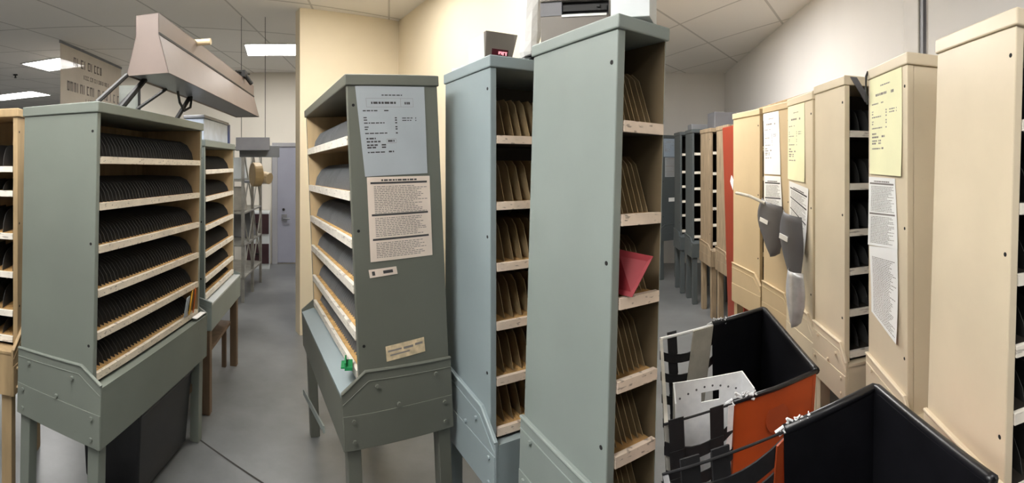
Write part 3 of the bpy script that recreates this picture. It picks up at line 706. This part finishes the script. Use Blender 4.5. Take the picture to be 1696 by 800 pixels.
# second lamp hood hanging in front of the far wall
m2 = Matrix.Translation((-2.42, 3.86, 1.615)) @ Matrix.Rotation(0.55, 4, 'Z')
h2 = empty('hanging_lamp_hood', m2, 'small grey lamp hood hanging on two wires near the far wall', 'lamp')
b = MB(); b.prism([(0, 0), (-0.18, 0), (-0.13, 0.12), (-0.05, 0.12)], -0.05, 0.26); b.build('shell', M['greyplastic'], h2, m2, 0.004)
b = MB(); b.box(-0.02, 0.36, 0.01, 0.05, -0.06, 0.05); b.build('bracket', M['steel'], h2, m2, 0.003)
for xx in (0.0, 0.22):
    b = MB(); b.tube([(xx, -0.09, 0.12), (xx, -0.09, CEIL - 1.615)], 0.003, 6); b.build('wire', M['blackmetal'], h2, m2)
# maroon drawers on the far wall
mc = DW @ Matrix.Translation((-0.37, -0.38, 0))
dr = empty('drawer_unit', mc, 'white unit with two dark maroon drawers left of the grey door', 'drawer unit')
b = MB(); b.box(0, 0.34, 0, 0.36, 0, 0.80); b.build('carcass', M['whitebody'], dr, mc, 0.004)
for z in (0.08, 0.50):
    b = MB(); b.box(0.01, 0.33, -0.015, -0.001, z, z + 0.28); q = b.build('drawer', M['maroon'], dr, mc, 0.003)
    b = MB(); b.box(0.12, 0.22, -0.03, -0.015, z + 0.13, z + 0.15); b.build('pull', M['blackmetal'], q, mc)
b = MB(); b.box(-0.20, -0.03, -0.012, -0.002, 1.20, 1.27)
tag(b.build('wall_sign', M['blue'], matrix=DW), 'small dark blue plate on the far wall left of the door', 'sign')

# ------------------------------------------------------------------ things on and around the three grey cases
def boxthing(name, label, cat, m, x0, x1, y0, y1, z0, z1, mat, bevel=0.003, group=None):
    b = MB(); b.box(x0, x1, y0, y1, z0, z1); return tag(b.build(name, M[mat], matrix=m, bevel=bevel), label, cat, group)
# display box on the middle case
mdp = MB_ @ Matrix.Translation((0.030, -0.29, 1.861))
dp = empty('display_box', mdp, 'small taupe display box with a dark red screen on the blue grey case', 'display')
b = MB(); b.box(0.0, 0.105, 0.0, 0.13, 0, 0.10); b.build('case_body', M['whitebody'], dp, mdp, 0.003)
b = MB(); b.hexa([(0.002, -0.004, 0), (0.108, -0.004, 0), (0.108, 0.0, 0), (0.002, 0.0, 0), (-0.002, -0.02, 0.105), (0.128, -0.02, 0.105), (0.128, 0.0, 0.105), (-0.002, 0.0, 0.105)]); b.build('front_bezel', M['taupebody'], dp, mdp, 0.002)
b = MB(); b.hexa([(0.026, -0.0075, 0.006), (0.092, -0.0075, 0.006), (0.092, -0.004, 0.006), (0.026, -0.004, 0.006), (0.026, -0.0135, 0.046), (0.092, -0.0135, 0.046), (0.092, -0.008, 0.046), (0.026, -0.008, 0.046)]); scr = b.build('screen', M['led'], dp, mdp)
b = MB()
for x0, x1, z0, z1 in ((0.052, 0.056, 0.028, 0.038), (0.056, 0.062, 0.034, 0.038), (0.062, 0.065, 0.028, 0.038), (0.068, 0.072, 0.026, 0.038), (0.070, 0.076, 0.035, 0.038), (0.080, 0.084, 0.026, 0.038), (0.078, 0.086, 0.035, 0.038), (0.034, 0.042, 0.010, 0.0125), (0.052, 0.055, 0.010, 0.020), (0.060, 0.070, 0.010, 0.013)):
    yo = -0.0078 - 0.15 * z1; b.box(x0, x1, yo - 0.001, yo + 0.002, z0, z1)
b.build('digits', M['ledlit'], scr, mdp)
mdk = MB_ @ Matrix.Translation((0.168, -0.33, 1.861))
b = MB()
for i, (dx, tz) in enumerate(((0, 0), (0.01, 0.009), (-0.006, 0.017))): b.hexa([(dx, -0.085, tz), (0.2 + dx, -0.085, tz), (0.2 + dx, 0.06, tz), (dx, 0.06, tz), (dx + 0.004, -0.085, tz + 0.006), (0.2 + dx, -0.085, tz + 0.010), (0.2 + dx, 0.06, tz + 0.010), (dx + 0.004, 0.06, tz + 0.006)])
tag(b.build('folder_pile', M['blackplastic'], matrix=mdk), 'dark thin binder lying flat beside the display box', 'binder')
for x, y, s, lab in ((0.02, -0.10, 0.035, 'torn white paper scrap at the back of the blue grey case top'), (0.03, -0.17, 0.045, 'white paper scrap nearer the display box')):
    b = MB(); b.prism([(-s, 0), (s * 0.3, 0.001), (s, 0.0005), (s * 0.9, 0.012), (0, 0.006), (-s * 0.8, 0.004)], -0.018, 0.018)
    tag(b.build('paper_scrap', M['paper_white'], matrix=MB_ @ Matrix.Translation((x, y, 1.861))), lab, 'paper')
# crumpled white bag
b = MB(); nseg = 10; r3 = random.Random(2)
mbag = Matrix.Translation((0.067, 1.76, 1.861)) @ Matrix.Rotation(0.3, 4, 'Z')
rows = []
for i in range(9):
    t = i / 8; rad = (0.052 - 0.016 * t) * (0.7 if i == 0 else 1); row = []
    for k in range(nseg):
        a = 2 * math.pi * k / nseg; q = rad * r3.uniform(0.82, 1.15)
        row.append(len(b.v)); b.v.append((q * math.cos(a) * 0.78 + 0.012 * t, q * math.sin(a) * 0.7, 0.30 * t))
    rows.append(row)
for p, q in zip(rows, rows[1:]):
    for k in range(nseg): b.f.append((p[k], p[(k + 1) % nseg], q[(k + 1) % nseg], q[k])); b.m.append(0)
b.f.append(tuple(reversed(rows[0]))); b.f.append(tuple(rows[-1])); b.m += [0, 0]
tag(b.build('plastic_bag', M['paper_white'], matrix=mbag), 'crumpled white bag standing behind the tall pale grey case', 'bag')
# printer on the tall case
mpr = Matrix.Translation((0.086, 1.455, 1.856)) @ Matrix.Rotation(-0.30, 4, 'Z')
pr = empty('label_printer', mpr, 'taupe printer with a black slot on top of the tall pale grey case', 'printer')
b = MB(); b.box(0, 0.205, 0, 0.15, 0, 0.085); b.build('lower_body', M['taupebody'], pr, mpr, 0.003)
b = MB(); b.box(0, 0.205, -0.006, 0.15, 0.127, 0.27); b.build('upper_body', M['taupebody'], pr, mpr, 0.003)
b = MB(); b.box(0.0, 0.205, 0.015, 0.15, 0.085, 0.127); b.build('slot', M['blackplastic'], pr, mpr)
b = MB(); b.box(0.0, 0.065, 0.0, 0.015, 0.085, 0.127); b.build('slot_cover', M['greyplastic'], pr, mpr)
b = MB(); b.box(0.068, 0.20, 0.006, 0.014, 0.098, 0.116); b.box(0.17, 0.18, 0.0, 0.006, 0.106, 0.113); b.build('feed_bar', M['blackmetal'], pr, mpr)
b = MB(); b.box(0.065, 0.20, -0.003, 0.012, 0.079, 0.086); b.build('tear_edge', M['paper_white'], pr, mpr)
# white carton at the front
mwb = Matrix.Translation((0.241, 1.165, 1.856)) @ Matrix.Rotation(-0.45, 4, 'Z')
wbx = empty('white_carton', mwb, 'white carton on the front corner of the tall pale grey case', 'carton')
b = MB(); b.box(0, 0.098, 0, 0.11, 0, 0.16); b.build('carton_body', M['whitebody'], wbx, mwb, 0.002)
b = MB(); b.box(-0.0015, 0.0995, -0.0015, 0.1115, 0.16, 0.168); b.build('carton_lid', M['whitebody'], wbx, mwb)
# red folder sticking out of the tall case
mrf = MC @ Matrix.Translation((0.034, -0.404, 1.192)) @ Matrix.Rotation(math.radians(6), 4, 'Y')
b = MB(); b.hexa([(0.0, 0.05, 0.001), (0.014, -0.01, 0.001), (0.018, -0.008, 0.001), (0.004, 0.053, 0.001), (0.004, 0.05, 0.105), (0.060, -0.02, 0.098), (0.063, -0.018, 0.098), (0.007, 0.053, 0.105)])
tag(b.build('red_folder', M['redcard'], matrix=mrf), 'red folder poking out of the third shelf of the tall case', 'folder')
# paper pile on the olive case
b = MB()
for i in range(3): b.box(-0.30 + i * 0.02, -0.03 - i * 0.015, -0.30 + i * 0.03, -0.06 + i * 0.01, 0.0005 + i * 0.004, 0.0045 + i * 0.004)
tag(b.build('paper_pile', M['paper_white'], matrix=MA @ Matrix.Translation((0.0, 0, 1.829))), 'thin pile of white paper lying on top of the olive case', 'paper')
# green clip and white slip
mg = MA @ Matrix.Translation((-0.055, -0.372, 0.776)) @ Matrix.Rotation(-0.25, 4, 'Z')
b = MB(); b.box(-0.045, 0.03, -0.012, 0.016, 0.002, 0.014); b.box(-0.045, 0.03, -0.012, -0.006, 0.014, 0.03); b.box(-0.05, 0.012, -0.026, -0.012, 0.002, 0.008)
tag(b.build('green_clip', M['green'], matrix=mg, bevel=0.001), 'green plastic clip on the bottom shelf of the olive case', 'clip')
# flat steel brace leaning at the olive desk
mbr = MA @ Matrix.Translation((-0.98, -0.395, 0.27))
b = MB(); b.hexa([(0.0, -0.03, 0.0), (0.0, -0.036, 0.0), (0.66, -0.036, 0.14), (0.66, -0.03, 0.14), (0.0, -0.03, 0.03), (0.0, -0.036, 0.03), (0.66, -0.036, 0.17), (0.66, -0.03, 0.17)])
o = b.build('brace', M['palegrey'], CA, mbr)

# ------------------------------------------------------------------ things on the cream row
boxthing('grey_metal_box', 'dark grey metal box on top of the weathered tan cases', 'box', Matrix.Translation((1.93, 4.40, 1.841)) @ Matrix.Rotation(-0.12, 4, 'Z'), 0, 0.34, -0.10, 0.15, 0, 0.16, 'greyplastic', 0.006)
boxthing('grey_metal_box', 'smaller grey box on top of the dark grey case', 'box', MK @ Matrix.Translation((0.0, 0, 1.861)), 0.02, 0.22, -0.2, -0.02, 0, 0.06, 'steel', 0.004)
mpl = Matrix.Translation((1.72, 3.12, 1.858)) @ Matrix.Rotation(-1.75, 4, 'Z')
boxthing('wooden_plank', 'long tan plank laid across the tops of three tan cases', 'plank', mpl, 0, 1.15, -0.05, 0.07, 0, 0.022, 'wood', 0.002)
def scoop(name, label, Mx, y, z, w_, h_, mat, tilt, lift, tip, swing=0.38):
    """pointed, curved plastic shell hung on an end panel"""
    m = Mx @ Matrix.Translation((-lift, y, z)) @ Matrix.Rotation(swing, 4, 'Z') @ Matrix.Rotation(tilt, 4, 'X')
    b = MB(); n = 10; rr = []
    for side in (0, 1):
        for i in range(n + 1):
            t = i / n; half = w_ * 0.5 * (0.75 + 0.25 * math.sin(math.pi * min(1, t * 1.3))) * (1 if t < 0.55 else math.sqrt(max(0.0, 1 - ((t - 0.55) / 0.45) ** 2)) * 0.97 + 0.03)
            for j in range(7):
                s = j / 6 * 2 - 1; bow = 0.035 * (1 - s * s)
                b.v.append((-bow - 0.003 * side, s * half + tip * t * t, -h_ * t))
    N = 7 * (n + 1)
    for i in range(n):
        for j in range(6):
            q = i * 7 + j; b.f.append((q, q + 1, q + 8, q + 7)); b.f.append((N + q, N + q + 7, N + q + 8, N + q + 1)); b.m += [0, 0]
    rim = list(range(7)) + [7 * i + 6 for i in range(1, n + 1)] + [7 * n + j for j in range(5, -1, -1)] + [7 * i for i in range(n - 1, 0, -1)]
    for a, c in zip(rim, rim[1:] + rim[:1]): b.f.append((a, N + a, N + c, c)); b.m.append(0)
    r = tag(b.build(name, M[mat], matrix=m, smooth=True), label, 'scoop', 'curved scoops hung on the case ends')
    if mat == 'greyplastic':
        b = MB(); b.box(-0.043, -0.039, -0.035, 0.035, -h_ * 0.42, -h_ * 0.34); b.build('sticker', M['paper_white'], r, m)
    return r, m
s1, ms1 = scoop('plastic_scoop', 'grey curved scoop with a white sticker and a long handle', MH, -0.25, 1.27, 0.235, 0.30, 'greyplastic', 0.25, 0.06, -0.10, 0.3)
b = MB(); b.tube([(-0.03, 0.30, -0.035), (-0.045, 0.16, -0.01), (-0.035, 0.02, -0.012)], 0.010); b.build('handle', M['canvas'], s1, ms1)
scoop('plastic_scoop', 'grey curved scoop with a white sticker nearer the dark open shelves', MG, -0.225, 1.24, 0.20, 0.33, 'greyplastic', 0.2, 0.06, -0.10, 0.3)
scoop('plastic_scoop', 'silvery white pointed scoop hanging lowest under the grey one', MG, -0.335, 0.97, 0.15, 0.27, 'silver', 0.08, 0.085, -0.03, 0.3)
# grey strap hanging at the top of the open cream case
b = MB(); b.hexa([(0.02, -0.318, 1.855), (0.05, -0.318, 1.855), (0.05, -0.323, 1.855), (0.02, -0.323, 1.855), (0.09, -0.318, 1.755), (0.12, -0.318, 1.76), (0.12, -0.323, 1.76), (0.09, -0.323, 1.755)])
tag(b.build('grey_strap', M['greyplastic'], matrix=ME), 'short grey strap slanting across the top of the open cream case', 'strap')
b = MB(); b.tube([(-0.004, -0.005, 1.86), (-0.014, -0.01, 1.84), (-0.016, -0.012, 1.78), (-0.010, -0.016, 1.73)], 0.005)
tag(b.build('black_cord', M['cable'], matrix=MF), 'short black cord hooked over the back edge of the near cream case', 'cord')

# ------------------------------------------------------------------ hampers
def lerp(a, c, t): return Vector(a) * (1 - t) + Vector(c) * t
def hamper(name, label, FL, FR, NR, NL, zr, zb, solid_far, solid_near, straps_far, straps_near, left_mat='blackplastic', taper=0.88, bands=(0.07, 0.19, 0.32, 0.46, 0.62, 0.8), band_h=0.032):
    """plan corners of the rim; left part of the long sides is open netting from 0 to solid_*"""
    c0 = (Vector(FL) + Vector(FR) + Vector(NR) + Vector(NL)) / 4
    m = Matrix.Translation((c0.x, c0.y, 0))
    r = empty(name, m, label, 'hamper', 'black lined orange hampers')
    I = Matrix.Identity(4)
    def top(p): return Vector((p[0], p[1], zr))
    def bot(p): q = c0 + (Vector(p) - c0) * taper; return Vector((q.x, q.y, zb))
    def wallpart(nm, a, c, mats, t=0.012, inner='blackplastic'):
        ta, tc, ba, bc = top(a), top(c), bot(a), bot(c)
        inn = Vector(((c0.x - (ta.x + tc.x) / 2), (c0.y - (ta.y + tc.y) / 2), 0)).normalized() * t
        b = MB(); b.hexa([ba, bc, bc + inn, ba + inn, ta, tc, tc + inn, ta + inn], mats)
        return b.build(nm, [M['orange'], M[inner]], r, I)
    # material order of hexa: bottom, top, outer, end, inner, end
    mt = [0, 1, 0, 0, 1, 0]
    fs = lerp(FL, FR, solid_far); ns = lerp(NL, NR, solid_near)
    wallpart('far_wall', fs, FR, mt); wallpart('right_wall', FR, NR, mt); wallpart('near_wall', ns, NR, mt); wallpart('left_wall', NL, FL, [0, 1, 1, 1, 1, 1], inner=left_mat)
    b = MB(); pts = [bot(p) for p in (FL, FR, NR, NL)]
    b.hexa([p + Vector((0, 0, -0.02)) for p in pts] + pts); b.build('floor_board', M['blackplastic'], r, I)
    # rolled black rim along the solid part
    b = MB(); rim = [top(fs), top(lerp(fs, FR, 0.9)), top(lerp(FR, fs, 0.03)), top(lerp(FR, NR, 0.03)), top(lerp(FR, NR, 0.5)), top(lerp(NR, FR, 0.03)), top(NR)]
    b.tube([p + Vector((0, 0, 0.004)) for p in rim], 0.012, 10); b.build('rim', M['blackplastic'], r, I, smooth=True)
    b = MB(); b.tube([top(NR) + Vector((0, 0, 0.004)), top(lerp(NR, ns, 0.5)) + Vector((0, 0, 0.0)), top(ns) + Vector((0, 0, 0.004))], 0.007, 8); b.build('rim', M['blackplastic'], r, I, smooth=True)
    # net sides
    for (a, c, nm) in ((FL, fs, 'far'), (NL, ns, 'near')):
        ta, tc, ba, bc = top(a), top(c), bot(a), bot(c)
        n = ((ba + bc) / 2 - Vector((c0.x, c0.y, 0))); n = Vector((n.x, n.y, 0)).normalized()
        def q(s, t): return ta.lerp(tc, s).lerp(ba.lerp(bc, s), t)
        b = MB(); b.tube([ta, tc], 0.006 if left_mat != 'blackplastic' and nm == 'far' else 0.003, 8); b.build('net_rail', M['whiteplastic' if left_mat != 'blackplastic' and nm == 'far' else 'webbing'], r, I)
        for s in (straps_near if nm == 'near' else straps_far):
            b = MB(); wd = 0.042 / max(0.1, (tc - ta).length); k = 8
            for i in range(k):
                t0, t1 = i / k * 0.92, (i + 1) / k * 0.92
                b.hexa([q(s, t1) + n * 0.006, q(s + wd, t1) + n * 0.006, q(s + wd, t1) + n * 0.010, q(s, t1) + n * 0.010, q(s, t0) + n * 0.010 + Vector((0, 0, 0.012 * (i == 0))), q(s + wd, t0) + n * 0.010 + Vector((0, 0, 0.012 * (i == 0))), q(s + wd, t0) + n * 0.014 + Vector((0, 0, 0.012 * (i == 0))), q(s, t0) + n * 0.014 + Vector((0, 0, 0.012 * (i == 0)))])
            b.build('vertical_strap', M['webbing'], r, I)
        for t in bands:
            b = MB(); k = 8; hh = 0.05
            for i in range(k):
                s0_, s1_ = i / k, (i + 1) / k
                def sg(s): return 0.035 * (1 - (2 * s - 1) ** 2)
                A = q(s0_, t) - Vector((0, 0, sg(s0_))); B = q(s1_, t) - Vector((0, 0, sg(s1_))); D = Vector((0, 0, -band_h))
                b.hexa([A + D, B + D, B + D + n * 0.004, A + D + n * 0.004, A, B, B + n * 0.004, A + n * 0.004])
            b.build('horizontal_strap', M['webbing'], r, I)
    # frayed white tape where the shell was cut
    for p, e in ((fs, FR), (ns, NR)):
        b = MB(); r4 = random.Random(9); d = (Vector(e) - Vector(p)).normalized()
        for i in range(34):
            s = r4.uniform(-0.01, 0.08); x = Vector(p) + d * s; z = zr + r4.uniform(0.002, 0.018)
            a = Vector((x.x, x.y, z)); b.tube([a, a + Vector((r4.uniform(-0.025, 0.025), r4.uniform(-0.006, 0.006), r4.uniform(-0.010, 0.014)))], r4.uniform(0.0015, 0.0042), 6)
        b.build('frayed_tape', M['frayed'], r, I)
    # casters
    for p in (FL, FR, NR, NL):
        x = lerp(bot(p).to_2d(), c0, 0.15); b = MB(); b.tube([(x.x - 0.02, x.y, 0.052), (x.x + 0.02, x.y, 0.052)], 0.05, 16); b.box(x.x - 0.025, x.x + 0.025, x.y - 0.02, x.y + 0.02, 0.09, zb - 0.018); b.build('caster', M['blackmetal'], r, I)
    return r, top, bot, fs, ns, I
h1, top1, bot1, fs1, ns1, I = hamper('mail_hamper', 'orange hamper with black lining and the white tray inside', (0.537, 1.70), (1.066, 1.855), (0.884, 1.213), (0.372, 1.142), 0.85, 0.22, 0.46, 0.40, (0.16,), (0.08, 0.66), 'canvas')
# pale canvas flap and white edge where the net meets the shell of the farther hamper
def flap(a, c, zt, zb_, mat, r, shift=(0, 0)):
    b = MB(); a = Vector(a); c = Vector(c); s = Vector(shift)
    b.hexa([(a.x + s.x, a.y + s.y, zb_), (c.x + s.x, c.y + s.y, zb_), (c.x + s.x, c.y + s.y + 0.006, zb_), (a.x + s.x, a.y + s.y + 0.006, zb_), (a.x, a.y, zt), (c.x, c.y, zt), (c.x, c.y + 0.006, zt), (a.x, a.y + 0.006, zt)])
    return b.build('canvas_flap', M[mat], r, I)
fl = lerp((0.537, 1.70), (1.066, 1.855), 0.27)
flap(fl - Vector((0, 0.02)), lerp((0.537, 1.70), (1.066, 1.855), 0.45) - Vector((0, 0.02)), 0.855, 0.36, 'canvas', h1, (-0.09, -0.05))
flap(lerp((0.372, 1.142), (0.884, 1.213), 0.365) - Vector((0, 0.006)), ns1 - Vector((0, 0.006)), 0.85, 0.45, 'whiteplastic', h1, (-0.01, 0.03))
# round embossed disc on its orange side
n1 = lerp((0.372, 1.142), (0.884, 1.213), 0.70); 
b = MB(); p = lerp(top1(n1), bot1(n1), 0.14); nn = Vector((0.13, -0.99, 0.1)).normalized()
b.tube([p + nn * -0.004, p + nn * 0.005], 0.042, 24); b.build('embossed_disc', M['darkorange'], h1, I)
h2_, top2, bot2, fs2, ns2, I = hamper('mail_hamper', 'nearest black lined hamper in the bottom right, frayed white corner', (0.285, 0.885), (0.88, 0.94), (0.76, 0.49), (0.20, 0.44), 0.90, 0.22, 0.49, 0.5, (0.16, 0.40), (0.2, 0.7), bands=(0.02, 0.10, 0.18, 0.27, 0.36, 0.46, 0.57, 0.7), band_h=0.044)
a = fs2 + Vector((-0.045, -0.012)); c = fs2 + Vector((0.0, -0.008))
b = MB(); b.hexa([(a.x - 0.01, a.y + 0.01, 0.5), (c.x, c.y + 0.01, 0.5), (c.x, c.y + 0.016, 0.5), (a.x - 0.01, a.y + 0.016, 0.5), (a.x + 0.02, a.y, 0.88), (c.x, c.y, 0.89), (c.x, c.y + 0.006, 0.89), (a.x + 0.02, a.y + 0.006, 0.88)]); b.build('orange_edge', M['darkorange'], h2_, I)

# white mail tray standing on end in the farther hamper
mt_ = Matrix.Translation((0.447, 1.29, 0.222)) @ Matrix.Rotation(math.atan2(-0.006, 0.216), 4, 'Z')
tr = empty('mail_tray', mt_, 'white corrugated plastic mail tray standing on end inside the orange hamper', 'tray')
Wt, Ht, Dt = 0.218, 0.655, 0.055
def plate_with_hole(x0, x1, z0, z1, hx0, hx1, hz0, hz1, y0, y1):
    b = MB()
    b.box(x0, hx0, y0, y1, z0, z1); b.box(hx1, x1, y0, y1, z0, z1); b.box(hx0, hx1, y0, y1, z0, hz0); b.box(hx0, hx1, y0, y1, hz1, z1); return b
plate_with_hole(0, Wt, 0, Ht, 0.085, 0.142, Ht - 0.068, Ht - 0.040, 0, 0.004).build('tray_base', M['whiteplastic'], tr, mt_)
for x in (0, Wt - 0.004):
    b = MB(); b.hexa([(x, -Dt, 0), (x + 0.004, -Dt, 0), (x + 0.004, 0, 0), (x, 0, 0), (x + (0.012 if x else -0.012), -Dt, Ht - 0.03), (x + 0.004 + (0.012 if x else -0.012), -Dt, Ht - 0.03), (x + 0.004, 0, Ht), (x, 0, Ht)]); b.build('tray_side', M['whiteplastic'], tr, mt_)
b = MB()
for i in range(8):
    x = 0.02 + i * 0.025; z = Ht - 0.05 + 0.022 * math.sin(math.pi * i / 7) - (0.0 if i not in (3, 4) else 0.0)
    b.tube([(x, -0.001, z + 0.004), (x, 0.0, z + 0.004)], 0.0032, 8)
b.build('rivet_dots', M['greyplastic'], tr, mt_)
